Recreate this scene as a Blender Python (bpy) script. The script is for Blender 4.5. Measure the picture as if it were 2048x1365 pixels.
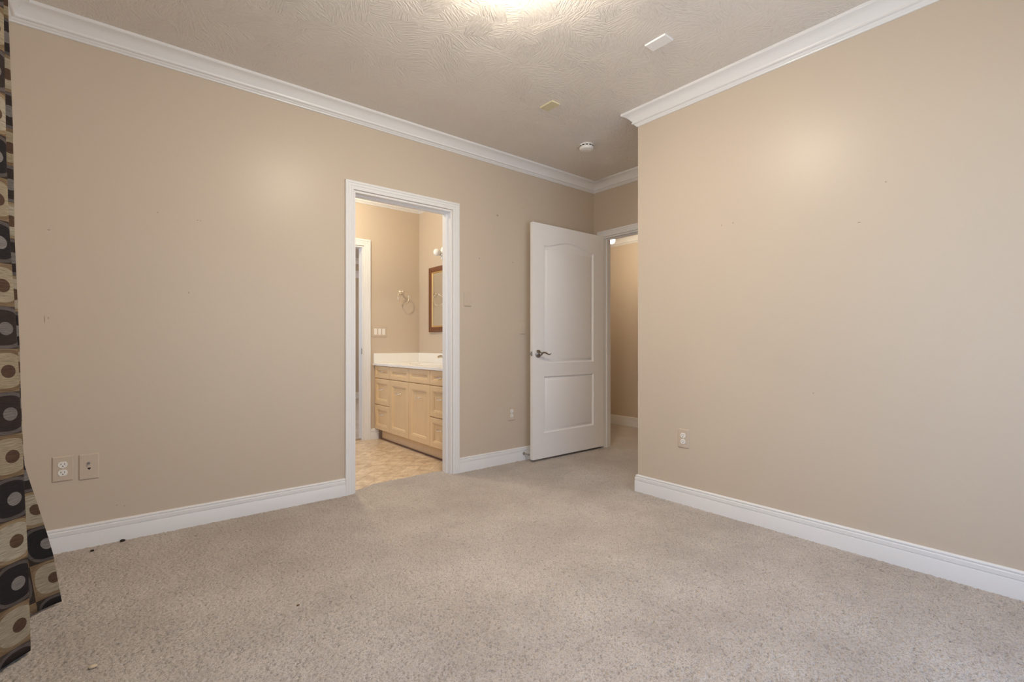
import bpy, bmesh, math, random
import numpy as np
from mathutils import Vector, Matrix
from math import pi, sin, cos, radians

# ------------------------------------------------------------------ scene
for o in list(bpy.data.objects):
    bpy.data.objects.remove(o)
S = bpy.context.scene
COL = S.collection

# camera ------------------------------------------------------------------
cam_d = bpy.data.cameras.new('camera')
cam = bpy.data.objects.new('camera', cam_d)
COL.objects.link(cam)
cam.location = (0, 0, 1.0)
cam.rotation_euler = (pi / 2, 0, -radians(90 - 50.79))
cam_d.sensor_width = 36
cam_d.lens = 36 * 962.6 / 2048
cam_d.shift_y = 6.5 / 2048
cam_d.clip_start = 0.02
S.camera = cam

# colour management -------------------------------------------------------
S.view_settings.view_transform = 'Standard'
S.view_settings.look = 'None'
S.view_settings.gamma = 1
S.view_settings.exposure = -0.20
S.view_settings.use_curve_mapping = False
S.cycles.max_bounces = 14
S.cycles.diffuse_bounces = 8
S.cycles.transparent_max_bounces = 12
S.cycles.sample_clamp_indirect = 4.0

# light levels ------------------------------------------------------------
SKY = 3.3            # radiance of the sky seen through the windows
LAMP = 116.0          # bedroom ceiling lamp
BATH = 980.0          # bathroom ceiling lamp
HALL = 400.0         # hall bulb

# world: overcast sky above, ground set brighter than the sky to lift upper walls -----------------------------
W = bpy.data.worlds.new('world')
S.world = W
W.use_nodes = True
nt = W.node_tree
nt.nodes.clear()
wo = nt.nodes.new('ShaderNodeOutputWorld')
bg = nt.nodes.new('ShaderNodeBackground')
tc = nt.nodes.new('ShaderNodeTexCoord')
sx = nt.nodes.new('ShaderNodeSeparateXYZ')
rp = nt.nodes.new('ShaderNodeValToRGB')
mr = nt.nodes.new('ShaderNodeMapRange')
mr.inputs[1].default_value = -1
mr.inputs[2].default_value = 1
nt.links.new(tc.outputs['Generated'], sx.inputs[0])
nt.links.new(sx.outputs[2], mr.inputs[0])
nt.links.new(mr.outputs[0], rp.inputs[0])
el = rp.color_ramp.elements
el[0].position = 0.0
el[0].color = (1.00, 1.16, 1.36, 1)
el[1].position = 1.0
el[1].color = (0.36, 0.58, 1.00, 1)
e = el.new(0.47)
e.color = (0.90, 1.08, 1.32, 1)
e = el.new(0.53)
e.color = (0.56, 0.75, 1.05, 1)
nt.links.new(rp.outputs[0], bg.inputs[0])
bg.inputs[1].default_value = SKY
nt.links.new(bg.outputs[0], wo.inputs[0])


def portal(name, loc, rot, w, h):
    d = bpy.data.lights.new(name, 'AREA')
    d.shape = 'RECTANGLE'
    d.size = w
    d.size_y = h
    d.cycles.is_portal = True
    o = bpy.data.objects.new(name, d)
    o.location = loc
    o.rotation_euler = rot
    COL.objects.link(o)


# main dimensions (metres) -------------------------------------------------
XR, YL, XF = 2.74, 3.17, 3.628      # right wall, left wall, far (entry) wall
YC = 2.0                            # outside corner of the right wall
XS, YB = -0.40, -0.38               # window wall and back wall
ZC = 2.572                          # ceiling
BX0, BX1 = 1.218, 1.988             # bathroom doorway
HD = 2.033                          # door head
DY0, DY1 = 2.11, 3.055              # entry doorway
YB2, XB2, XB0 = 4.92, 2.648, 0.3    # bathroom far, mirror and left walls
CX0, CX1 = 1.234, 1.994             # doorway in the bathroom far wall
YR = 8.70                           # far wall of the room beyond
XH, ZH = 4.83, 2.318                # hall wall and hall ceiling
ZV = -0.012                         # vinyl level
W1 = (0.30, 1.45, 0.70, 2.10)       # window in the window wall (y0,y1,z0,z1)
W2 = (0.36, 2.36, 0.04, 2.04)       # glass door in the back wall (x0,x1,z0,z1)
W4 = (3.48, 4.72, 0.60, 2.10)       # bathroom window
W3 = (5.8, 7.6, 0.7, 2.1)           # added window, lets grey daylight into the room beyond

# ------------------------------------------------------------------ materials
def mat(name, col, rough=0.5, spec=0.5, metal=0.0):
    m = bpy.data.materials.new(name)
    m.use_nodes = True
    b = m.node_tree.nodes['Principled BSDF']
    b.inputs['Base Color'].default_value = (*col, 1)
    b.inputs['Roughness'].default_value = rough
    b.inputs['Specular IOR Level'].default_value = spec
    b.inputs['Metallic'].default_value = metal
    return m


def N(m, kind, **kw):
    n = m.node_tree.nodes.new(kind)
    for k, v in kw.items():
        setattr(n, k, v)
    return n


def L(m, a, b):
    m.node_tree.links.new(a, b)


def bsdf(m):
    return m.node_tree.nodes['Principled BSDF']


def math_node(m, op, a, b=None, c=None, clamp=False):
    n = N(m, 'ShaderNodeMath', operation=op)
    n.use_clamp = clamp
    for i, v in enumerate((a, b, c)):
        if v is None:
            continue
        if isinstance(v, (int, float)):
            n.inputs[i].default_value = v
        else:
            L(m, v, n.inputs[i])
    return n.outputs[0]


def mixc(m, f, a, b):
    n = N(m, 'ShaderNodeMix', data_type='RGBA')
    for sock, v in ((n.inputs[0], f), (n.inputs[6], a), (n.inputs[7], b)):
        if isinstance(v, (int, float)):
            sock.default_value = v
        elif isinstance(v, tuple):
            sock.default_value = (*v, 1)
        else:
            L(m, v, sock)
    return n.outputs[2]


def position(m):
    return N(m, 'ShaderNodeNewGeometry').outputs['Position']


def noise(m, scale, detail=2.0, rough=0.5, vec=None):
    n = N(m, 'ShaderNodeTexNoise')
    n.inputs['Scale'].default_value = scale
    n.inputs['Detail'].default_value = detail
    n.inputs['Roughness'].default_value = rough
    L(m, vec if vec is not None else position(m), n.inputs['Vector'])
    return n


def bump(m, height, strength=0.2, dist=0.002):
    b = N(m, 'ShaderNodeBump')
    b.inputs['Strength'].default_value = strength
    b.inputs['Distance'].default_value = dist
    L(m, height, b.inputs['Height'])
    L(m, b.outputs[0], bsdf(m).inputs['Normal'])


WALL_COL = (0.598, 0.506, 0.404)


def wall_material(name, marks=(), col=WALL_COL):
    """satin tan wall paint; marks = scuffs and nail holes (x,y,z, rx,ry,rz)"""
    m = mat(name, col, 0.34, 0.20)
    bump(m, noise(m, 160, 3, 0.6).outputs[0], 0.08, 0.001)
    if marks:
        pos = position(m)
        acc = None
        for (c, r) in marks:
            s = N(m, 'ShaderNodeVectorMath', operation='SUBTRACT')
            L(m, pos, s.inputs[0])
            s.inputs[1].default_value = c
            d = N(m, 'ShaderNodeVectorMath', operation='DIVIDE')
            L(m, s.outputs[0], d.inputs[0])
            d.inputs[1].default_value = r
            ln = N(m, 'ShaderNodeVectorMath', operation='LENGTH')
            L(m, d.outputs[0], ln.inputs[0])
            v = math_node(m, 'SUBTRACT', 1.0, ln.outputs['Value'], clamp=True)
            acc = v if acc is None else math_node(m, 'MAXIMUM', acc, v)
        f = math_node(m, 'MULTIPLY', acc, 1.1, clamp=True)
        L(m, mixc(m, f, col, (0.30, 0.23, 0.17)), bsdf(m).inputs['Base Color'])
    return m


M = {}
M['wall'] = wall_material('wall_paint')
M['wall_left'] = wall_material('wall_paint_marked', [
    ((-0.275, 3.17, 1.118), (0.003, 0.05, 0.026)), ((-0.262, 3.17, 1.125), (0.003, 0.05, 0.008)),
    ((2.431, 3.17, 2.07), (0.016, 0.05, 0.010)), ((2.248, 3.17, 1.693), (0.007, 0.05, 0.008)),
    ((2.597, 3.17, 1.698), (0.007, 0.05, 0.007)), ((0.336, 3.17, 1.688), (0.005, 0.05, 0.004)),
    ((0.350, 3.17, 1.688), (0.004, 0.05, 0.004)), ((0.157, 3.17, 1.70), (0.004, 0.05, 0.005)),
    ((-0.26, 3.17, 1.545), (0.008, 0.05, 0.004)), ((0.296, 3.17, 1.283), (0.004, 0.05, 0.006)),
    ((0.02, 3.17, 0.17), (0.005, 0.05, 0.004)), ((-0.01, 3.17, 0.18), (0.004, 0.05, 0.004))])
M['wall_right'] = wall_material('wall_paint_nicked', [
    ((2.74, 0.734, 1.583), (0.05, 0.010, 0.004)), ((2.74, 1.344, 1.70), (0.05, 0.006, 0.005)),
    ((2.74, 1.412, 1.699), (0.05, 0.005, 0.005)), ((2.74, 0.93, 0.75), (0.05, 0.005, 0.004)),
    ((2.74, 0.63, 1.75), (0.05, 0.005, 0.005))])
M['trim'] = mat('white_trim_paint', (0.815, 0.805, 0.795), 0.32, 0.5)
M['door'] = mat('white_door_paint', (0.90, 0.88, 0.86), 0.36, 0.5)
M['plate_tan'] = mat('tan_painted_plastic', (0.585, 0.488, 0.388), 0.45, 0.25)
M['plastic'] = mat('white_plastic', (0.84, 0.81, 0.76), 0.35, 0.5)
M['slot'] = mat('dark_slot', (0.03, 0.022, 0.018), 0.7, 0.3)
M['cover_white'] = mat('white_cover_plastic', (0.90, 0.89, 0.87), 0.4, 0.5)
M['cover_yellow'] = mat('yellowed_cover_plastic', (0.66, 0.60, 0.40), 0.4, 0.5)
M['nickel'] = mat('satin_nickel', (0.42, 0.39, 0.36), 0.3, 0.5, 1.0)
M['chrome'] = mat('chrome', (0.86, 0.84, 0.80), 0.09, 0.5, 1.0)
M['champagne'] = mat('champagne_metal', (0.92, 0.85, 0.72), 0.22, 0.5, 1.0)
M['brushed'] = mat('brushed_nickel', (0.66, 0.58, 0.47), 0.25, 0.5, 1.0)
M['counter'] = mat('cultured_marble', (0.92, 0.90, 0.855), 0.16, 0.5)
M['mirror'] = mat('mirror_glass', (0.86, 0.88, 0.86), 0.01, 0.5, 1.0)
M['gold'] = mat('gold_fillet', (0.72, 0.52, 0.24), 0.35, 0.5, 0.8)
M['globe'] = mat('opal_globe', (0.9, 0.9, 0.88), 0.2, 0.5)
M['rubber'] = mat('grey_rubber', (0.25, 0.24, 0.23), 0.7, 0.3)
M['vinyl_frame'] = mat('white_vinyl', (0.82, 0.82, 0.80), 0.35, 0.5)
M['crumb'] = mat('dark_crumb', (0.035, 0.022, 0.015), 0.8, 0.2)
M['brown_crumb'] = mat('brown_crumb', (0.16, 0.09, 0.045), 0.8, 0.2)
M['pale_crumb'] = mat('pale_crumb', (0.6, 0.48, 0.34), 0.8, 0.2)
M['toe'] = None


def emission(name, col, k):
    m = mat(name, (0.9, 0.88, 0.84), 0.4)
    b = bsdf(m)
    b.inputs['Emission Color'].default_value = (*col, 1)
    b.inputs['Emission Strength'].default_value = k
    return m


M['lamp'] = emission('lit_lamp_glass', (1.0, 0.885, 0.715), LAMP)
M['bath_lamp'] = emission('lit_bathroom_glass', (1.0, 0.86, 0.62), BATH)
M['beyond_fill'] = emission('added_beyond_glow', (1.0, 0.88, 0.74), 160.0)  # glow of the fill lamp added in the room beyond
M['bulb'] = emission('lit_bulb', (1.0, 0.86, 0.66), HALL)

# ceiling: brushed ("stomp") texture ---------------------------------------
m = M['ceiling'] = mat('textured_ceiling_paint', (0.80, 0.745, 0.675), 0.45, 0.3)
pos = position(m)
vor = N(m, 'ShaderNodeTexVoronoi')
vor.inputs['Scale'].default_value = 8.5
L(m, pos, vor.inputs['Vector'])
sep = N(m, 'ShaderNodeSeparateColor')
L(m, vor.outputs['Color'], sep.inputs[0])
ang = math_node(m, 'MULTIPLY', sep.outputs[0], 6.283)
vr = N(m, 'ShaderNodeVectorRotate', rotation_type='Z_AXIS')
L(m, pos, vr.inputs['Vector'])
L(m, ang, vr.inputs['Angle'])
mp = N(m, 'ShaderNodeMapping')
mp.inputs['Scale'].default_value = (24, 125, 1)
L(m, vr.outputs[0], mp.inputs[0])
ns = noise(m, 1.0, 3, 0.6, mp.outputs[0])
n2 = noise(m, 45, 3, 0.6)
ridge = math_node(m, 'POWER', ns.outputs[0], 2.0)
patch = N(m, 'ShaderNodeMapRange')
L(m, noise(m, 2.2, 2, 0.5).outputs[0], patch.inputs[0])
patch.inputs[1].default_value = 0.38
patch.inputs[2].default_value = 0.62
patch.inputs[3].default_value = 0.7
hh = math_node(m, 'ADD', math_node(m, 'MULTIPLY', ridge, patch.outputs[0]),
               math_node(m, 'MULTIPLY', n2.outputs[0], 0.14))
bump(m, hh, 0.85, 0.0095)

# carpet --------------------------------------------------------------------
m = M['carpet'] = mat('beige_carpet', (0.5, 0.42, 0.35), 0.95, 0.1)
bsdf(m).inputs['Sheen Weight'].default_value = 0.25
bsdf(m).inputs['Sheen Roughness'].default_value = 0.6
a = noise(m, 2.6, 4, 0.6).outputs[0]
b_ = noise(m, 190, 3, 0.65).outputs[0]
mr1 = N(m, 'ShaderNodeMapRange')
L(m, a, mr1.inputs[0])
mr1.inputs[1].default_value = 0.35
mr1.inputs[2].default_value = 0.65
c1 = mixc(m, mr1.outputs[0], (0.495, 0.428, 0.374), (0.625, 0.552, 0.487))
mr2 = N(m, 'ShaderNodeMapRange')
L(m, b_, mr2.inputs[0])
mr2.inputs[1].default_value = 0.30
mr2.inputs[2].default_value = 0.54
c2 = mixc(m, mr2.outputs[0], (0.29, 0.235, 0.192), c1)  # dark flecks put the shade between tufts into the colour
L(m, c2, bsdf(m).inputs['Base Color'])
bump(m, noise(m, 420, 2, 0.7).outputs[0], 0.7, 0.004)

# bathroom vinyl: mottled stone tiles laid on the diagonal --------------------
m = M['vinyl'] = mat('stone_look_vinyl', (0.6, 0.45, 0.3), 0.28, 0.5)
pos = position(m)
na = noise(m, 14, 6, 0.65)
nb = noise(m, 55, 4, 0.6)
rp = N(m, 'ShaderNodeValToRGB')
L(m, math_node(m, 'ADD', math_node(m, 'MULTIPLY', na.outputs[0], 0.7),
               math_node(m, 'MULTIPLY', nb.outputs[0], 0.3)), rp.inputs[0])
rp.color_ramp.elements[0].position = 0.36
rp.color_ramp.elements[0].color = (0.50, 0.345, 0.21, 1)
rp.color_ramp.elements[1].position = 0.66
rp.color_ramp.elements[1].color = (0.86, 0.73, 0.54, 1)
e = rp.color_ramp.elements.new(0.5)
e.color = (0.70, 0.555, 0.38, 1)
vr = N(m, 'ShaderNodeVectorRotate', rotation_type='Z_AXIS')
vr.inputs['Angle'].default_value = radians(45)
L(m, pos, vr.inputs['Vector'])
bk = N(m, 'ShaderNodeTexBrick')
bk.offset = 0.0
bk.inputs['Scale'].default_value = 1.0
bk.inputs['Mortar Size'].default_value = 0.0022
bk.inputs['Brick Width'].default_value = 0.115
bk.inputs['Row Height'].default_value = 0.115
bk.inputs['Color1'].default_value = (1, 1, 1, 1)
bk.inputs['Color2'].default_value = (0.86, 0.84, 0.82, 1)
bk.inputs['Mortar'].default_value = (0.66, 0.6, 0.54, 1)
L(m, vr.outputs[0], bk.inputs['Vector'])
mx = N(m, 'ShaderNodeMix', data_type='RGBA', blend_type='MULTIPLY')
mx.inputs[0].default_value = 1
L(m, rp.outputs[0], mx.inputs[6])
L(m, bk.outputs['Color'], mx.inputs[7])
L(m, mx.outputs[2], bsdf(m).inputs['Base Color'])


def wood(name, c0, c1, rough, scale=(60, 60, 3.0)):
    m = mat(name, c0, rough, 0.45)
    mp = N(m, 'ShaderNodeMapping')
    mp.inputs['Scale'].default_value = scale
    L(m, position(m), mp.inputs[0])
    n = noise(m, 1.0, 4, 0.6, mp.outputs[0])
    mr = N(m, 'ShaderNodeMapRange')
    L(m, n.outputs[0], mr.inputs[0])
    mr.inputs[1].default_value = 0.3
    mr.inputs[2].default_value = 0.7
    L(m, mixc(m, mr.outputs[0], c0, c1), bsdf(m).inputs['Base Color'])
    return m


M['maple'] = wood('light_maple', (0.715, 0.515, 0.285), (0.775, 0.575, 0.335), 0.35)
M['walnut'] = wood('walnut_frame', (0.13, 0.048, 0.022), (0.19, 0.075, 0.034), 0.3)

# glass ----------------------------------------------------------------------
m = M['glass'] = bpy.data.materials.new('window_glass')
m.use_nodes = True
m.node_tree.nodes.clear()
out = N(m, 'ShaderNodeOutputMaterial')
tr = N(m, 'ShaderNodeBsdfTransparent')
gl = N(m, 'ShaderNodeBsdfGlossy')
gl.inputs['Roughness'].default_value = 0.02
mx = N(m, 'ShaderNodeMixShader')
mx.inputs[0].default_value = 0.08
L(m, tr.outputs[0], mx.inputs[1])
L(m, gl.outputs[0], mx.inputs[2])
L(m, mx.outputs[0], out.inputs[0])

# curtain: woven squares, each with a circle and a dot, dark and light by turns
m = M['curtain'] = mat('circle_pattern_curtain', (0.2, 0.15, 0.1), 0.85, 0.2)
uv = N(m, 'ShaderNodeUVMap')
uv.uv_map = 'UVMap'
s = N(m, 'ShaderNodeSeparateXYZ')
L(m, uv.outputs[0], s.inputs[0])
U, V_ = s.outputs[0], s.outputs[1]
cu, cv = math_node(m, 'FLOOR', U), math_node(m, 'FLOOR', V_)
fu = math_node(m, 'SUBTRACT', math_node(m, 'FRACT', U), 0.5)
fv = math_node(m, 'SUBTRACT', math_node(m, 'FRACT', V_), 0.5)
chk = math_node(m, 'MODULO', math_node(m, 'ADD', math_node(m, 'ADD', cu, cv), 200.0), 2.0)
chk = math_node(m, 'GREATER_THAN', chk, 0.5)


def powr(x, p):
    return math_node(m, 'POWER', math_node(m, 'ABSOLUTE', x), p)


def blob(ou, ov, k, p=2.6):
    a = powr(math_node(m, 'ADD', fu, ou), p)
    b = powr(math_node(m, 'ADD', fv, ov), p)
    return math_node(m, 'POWER', math_node(m, 'ADD', a, b), 1.0 / p)


r1 = blob(0.02, 0.0, 1)
r2 = blob(-0.05, 0.02, 1, 2.0)
ring = math_node(m, 'LESS_THAN', r1, 0.49)
disc = math_node(m, 'LESS_THAN', r1, 0.415)
dot = math_node(m, 'LESS_THAN', r2, 0.155)
cb = N(m, 'ShaderNodeCombineXYZ')
L(m, cu, cb.inputs[0])
L(m, cv, cb.inputs[1])
wn = N(m, 'ShaderNodeTexWhiteNoise', noise_dimensions='2D')
L(m, cb.outputs[0], wn.inputs['Vector'])
rv = wn.outputs['Value']
darkbg = mixc(m, rv, (0.030, 0.022, 0.017), (0.065, 0.050, 0.040))
darkring = mixc(m, rv, (0.085, 0.070, 0.062), (0.11, 0.09, 0.085))
darkdisc = mixc(m, rv, (0.016, 0.014, 0.015), (0.034, 0.024, 0.020))
darkdot = mixc(m, rv, (0.20, 0.18, 0.165), (0.15, 0.13, 0.12))
litbg = mixc(m, rv, (0.135, 0.080, 0.042), (0.22, 0.155, 0.09))
litring = mixc(m, rv, (0.28, 0.205, 0.12), (0.13, 0.078, 0.042))
litdisc = mixc(m, rv, (0.36, 0.315, 0.24), (0.27, 0.21, 0.13))
litdot = mixc(m, rv, (0.10, 0.058, 0.034), (0.075, 0.042, 0.028))


def stack(bgc, rc, dc, oc):
    return mixc(m, dot, mixc(m, disc, mixc(m, ring, bgc, rc), dc), oc)


cc = mixc(m, chk, stack(darkbg, darkring, darkdisc, darkdot), stack(litbg, litring, litdisc, litdot))
mp = N(m, 'ShaderNodeMapping')
mp.inputs['Scale'].default_value = (3, 55, 1)
L(m, uv.outputs[0], mp.inputs[0])
wv = noise(m, 1.0, 3, 0.7, mp.outputs[0]).outputs[0]
mrw = N(m, 'ShaderNodeMapRange')
L(m, wv, mrw.inputs[0])
mrw.inputs[1].default_value = 0.3
mrw.inputs[2].default_value = 0.7
mrw.inputs[3].default_value = 0.5
mrw.inputs[4].default_value = 1.25
mxx = N(m, 'ShaderNodeMix', data_type='RGBA', blend_type='MULTIPLY')
mxx.inputs[0].default_value = 1
L(m, cc, mxx.inputs[6])
L(m, mrw.outputs[0], mxx.inputs[7])
L(m, mxx.outputs[2], bsdf(m).inputs['Base Color'])
bump(m, wv, 0.3, 0.002)

# ------------------------------------------------------------------ mesh helpers
def BM():
    return bmesh.new()


def add_box(bm, x0, x1, y0, y1, z0, z1):
    v = [bm.verts.new(p) for p in ((x0, y0, z0), (x1, y0, z0), (x1, y1, z0), (x0, y1, z0),
                                   (x0, y0, z1), (x1, y0, z1), (x1, y1, z1), (x0, y1, z1))]
    for f in ((3, 2, 1, 0), (4, 5, 6, 7), (0, 1, 5, 4), (1, 2, 6, 5), (2, 3, 7, 6), (3, 0, 4, 7)):
        bm.faces.new([v[i] for i in f])


def add_lathe(bm, prof, mtx, seg=24):
    """prof = (radius, height) along local z"""
    rings = []
    for r, h in prof:
        if r < 1e-6:
            rings.append([bm.verts.new(mtx @ Vector((0, 0, h)))])
        else:
            rings.append([bm.verts.new(mtx @ Vector((r * cos(2 * pi * i / seg), r * sin(2 * pi * i / seg), h)))
                          for i in range(seg)])
    for a, b in zip(rings, rings[1:]):
        for i in range(seg):
            j = (i + 1) % seg
            if len(a) == 1 and len(b) == 1:
                continue
            if len(a) == 1:
                bm.faces.new((a[0], b[i], b[j]))
            elif len(b) == 1:
                bm.faces.new((a[i], a[j], b[0]))
            else:
                bm.faces.new((a[i], a[j], b[j], b[i]))
    for r in (rings[0], rings[-1]):
        if len(r) > 1:
            bm.faces.new(r)


def add_tube(bm, pts, rad, seg=12, closed=False):
    pts = [Vector(p) for p in pts]
    n = len(pts)
    rads = rad if isinstance(rad, (list, tuple)) else [rad] * n
    up = None
    rings = []
    for i, p in enumerate(pts):
        if closed:
            t = pts[(i + 1) % n] - pts[i - 1]
        else:
            t = pts[min(i + 1, n - 1)] - pts[max(i - 1, 0)]
        t.normalize()
        if up is None:
            up = Vector((0, 0, 1)) if abs(t.z) < 0.9 else Vector((1, 0, 0))
        s_ = t.cross(up).normalized()
        up = s_.cross(t).normalized()
        rings.append([bm.verts.new(p + (s_ * cos(2 * pi * k / seg) + up * sin(2 * pi * k / seg)) * rads[i])
                      for k in range(seg)])
    pairs = list(zip(rings, rings[1:]))
    if closed:
        pairs.append((rings[-1], rings[0]))
    for a, b in pairs:
        for k in range(seg):
            j = (k + 1) % seg
            bm.faces.new((a[k], a[j], b[j], b[k]))
    if not closed:
        bm.faces.new(rings[0])
        bm.faces.new(rings[-1])


def add_sweep(bm, path, prof, tf, closed=False):
    """prof (u,v): u to the left of the path in its plane, v out of the plane; mitred corners"""
    P = [Vector(p) for p in path]
    n = len(P)
    rings = []
    for i in range(n):
        ds = []
        if closed or i > 0:
            ds.append((P[i] - P[i - 1]).normalized())
        if closed or i < n - 1:
            ds.append((P[(i + 1) % n] - P[i]).normalized())
        ns = [Vector((-d.y, d.x)) for d in ds]
        mi = ns[0] if len(ns) == 1 else (ns[0] + ns[1]) / (1 + ns[0].dot(ns[1]))
        rings.append([bm.verts.new(tf(P[i].x + mi.x * u, P[i].y + mi.y * u, v)) for u, v in prof])
    pairs = list(zip(rings, rings[1:]))
    if closed:
        pairs.append((rings[-1], rings[0]))
    k = len(prof)
    for a, b in pairs:
        for q in range(k):
            r = (q + 1) % k
            bm.faces.new((a[q], a[r], b[r], b[q]))
    if not closed:
        bm.faces.new(rings[0])
        bm.faces.new(rings[-1])


def inset_loop(pts, d):
    """offset a closed counter-clockwise outline inwards by d"""
    n = len(pts)
    out = []
    for i in range(n):
        a, b, c = (Vector(pts[i - 1]), Vector(pts[i]), Vector(pts[(i + 1) % n]))
        d1, d2 = (b - a).normalized(), (c - b).normalized()
        n1, n2 = Vector((-d1.y, d1.x)), Vector((-d2.y, d2.x))
        mi = (n1 + n2) / max(0.2, 1 + n1.dot(n2))
        out.append((b.x + mi.x * d, b.y + mi.y * d))
    return out


def add_molded_slab(bm, w, h, thick, panels, prof, tf, edge=None):
    """slab 0..w x 0..h, front face at v=0, back at v=-thick; every outline in panels gets the
    moulded profile prof = [(inset, v), ...]; edge = eased outer edge [(inset, v)...]"""
    rect = [(0, 0), (w, 0), (w, h), (0, h)]
    loops = [[(p, -thick) for p in rect]]
    if edge:
        for d, v in edge:
            loops.append([(p, v) for p in (inset_loop(rect, d) if d else rect)])
    else:
        loops.append([(p, 0.0) for p in rect])
    vl = [[bm.verts.new(tf(p[0], p[1], v)) for p, v in lp] for lp in loops]
    bm.faces.new(vl[0][::-1])
    for a, b in zip(vl, vl[1:]):
        for i in range(4):
            j = (i + 1) % 4
            bm.faces.new((a[i], a[j], b[j], b[i]))
    outer = vl[-1]
    edges = []
    for i in range(4):
        a, b = outer[i], outer[(i + 1) % 4]
        edges.append(bm.edges.get((a, b)) or bm.edges.new((a, b)))
    for pts in panels:
        prev = None
        for d, v in prof:
            lp = [bm.verts.new(tf(p[0], p[1], v)) for p in (inset_loop(pts, d) if d else pts)]
            n = len(lp)
            if prev is None:
                for i in range(n):
                    edges.append(bm.edges.new((lp[i], lp[(i + 1) % n])))
            else:
                for i in range(n):
                    j = (i + 1) % n
                    bm.faces.new((prev[i], prev[j], lp[j], lp[i]))
            prev = lp
        bm.faces.new(prev)
    bmesh.ops.triangle_fill(bm, use_beauty=True, use_dissolve=False, edges=edges)


def ROOTLOC(o):
    v = Vector((0, 0, 0))
    while o is not None:
        v += o.location
        o = o.parent
    return v


def obj(name, bm, m, parent=None, smooth=None, bevel=0.0, local=False, origin=None):
    """link bm as one mesh object; unless local, bm is in world coordinates"""
    bmesh.ops.recalc_face_normals(bm, faces=bm.faces[:])
    me = bpy.data.meshes.new(name)
    base = ROOTLOC(parent) if (parent is not None and not local) else Vector((0, 0, 0))
    org = Vector(origin) if origin is not None else None
    if local:
        shift = org if org is not None else Vector((0, 0, 0))
        loc = shift
    else:
        shift = org if org is not None else (base if parent is not None else Vector((0, 0, 0)))
        loc = shift - base
    bmesh.ops.translate(bm, verts=bm.verts[:], vec=-shift)
    bm.to_mesh(me)
    bm.free()
    me.materials.append(m)
    o = bpy.data.objects.new(name, me)
    COL.objects.link(o)
    o.location = loc
    if parent is not None:
        o.parent = parent
    if bevel > 0:
        b = o.modifiers.new('bevel', 'BEVEL')
        b.width = bevel
        b.segments = 2
        b.limit_method = 'ANGLE'
        b.angle_limit = radians(40)
    if smooth is not None:
        for p in me.polygons:
            p.use_smooth = True
        me.set_sharp_from_angle(angle=radians(smooth))
    return o


def tag(o, label, cat, group=None, kind=None):
    o['label'] = label
    o['category'] = cat
    if group:
        o['group'] = group
    if kind:
        o['kind'] = kind
    return o


def struct(name, bm, m, label, cat, **kw):
    return tag(obj(name, bm, m, **kw), label, cat, kind='structure')


def thing(name, label, cat, loc, rotz=0.0, group=None):
    o = bpy.data.objects.new(name, None)
    o.empty_display_size = 0.05
    COL.objects.link(o)
    o.location = loc
    o.rotation_euler = (0, 0, rotz)
    return tag(o, label, cat, group)


def wall_bm(p0, p1, z0, z1, t, holes=()):
    """inner face runs p0->p1 with the room on its left; t = thickness outwards"""
    bm = BM()
    p0, p1 = Vector(p0), Vector(p1)
    d = (p1 - p0)
    ln = d.length
    d.normalize()
    o = Vector((d.y, -d.x))

    def blk(s0, s1, a, b):
        if s1 - s0 < 1e-5 or b - a < 1e-5:
            return
        q = [p0 + d * s0, p0 + d * s1, p0 + d * s1 + o * t, p0 + d * s0 + o * t]
        v = [bm.verts.new((c.x, c.y, z)) for z in (a, b) for c in q]
        for f in ((0, 1, 2, 3), (4, 7, 6, 5), (0, 4, 5, 1), (1, 5, 6, 2), (2, 6, 7, 3), (3, 7, 4, 0)):
            bm.faces.new([v[i] for i in f])
    s = 0.0
    for h0, h1, a, b in sorted(holes):
        blk(s, h0, z0, z1)
        blk(h0, h1, z0, a)
        blk(h0, h1, b, z1)
        s = h1
    blk(s, ln, z0, z1)
    return bm


# ------------------------------------------------------------------ structure
ZB = -0.08
struct('wall_right', wall_bm((XR, YB - 0.12), (XR, YC), ZB, ZC, 0.12), M['wall_right'],
       'wide bare tan wall on the right side of the bedroom', 'wall')
struct('wall_alcove', wall_bm((XR + 0.12, YC), (XF, YC), ZB, ZC, 0.12), M['wall'],
       'short tan return wall of the entry alcove behind the outside corner', 'wall')
struct('wall_far', wall_bm((XF, 0.8), (XF, YB2), ZB, ZC, 0.10, [(DY0 - 0.8, DY1 - 0.8, ZB, HD)]), M['wall'],
       'narrow tan wall at the far end holding the entry doorway', 'wall')
struct('wall_left', wall_bm((XF, YL), (XS - 0.15, YL), ZB, ZC, 0.12,
                            [(XF - BX1, XF - BX0, ZB, HD)]), M['wall_left'],
       'long tan wall on the left with the bathroom doorway', 'wall')
struct('wall_window', wall_bm((XS, YL), (XS, YB - 0.12), ZB, ZC, 0.15,
                              [(YL - W1[1], YL - W1[0], W1[2], W1[3])]), M['wall'],
       'tan wall with a window behind the patterned curtain', 'wall')
struct('wall_back', wall_bm((XS, YB), (XR, YB), ZB, ZC, 0.12,
                            [(W2[0] - XS, W2[1] - XS, W2[2], W2[3])]), M['wall'],
       'tan wall behind the camera with a sliding glass door', 'wall')
struct('wall_bathroom_far', wall_bm((XH + 0.1, YB2), (0.2, YB2), ZB, ZC, 0.10,
                                    [(XH + 0.1 - CX1, XH + 0.1 - CX0, ZB, HD)]), M['wall'],
       'tan bathroom wall facing the doorway with the towel ring', 'wall')
struct('wall_bathroom_mirror', wall_bm((XB2, YL + 0.12), (XB2, YB2), ZB, ZC, 0.10), M['wall'],
       'bright tan bathroom wall behind the mirror and vanity', 'wall')
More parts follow.
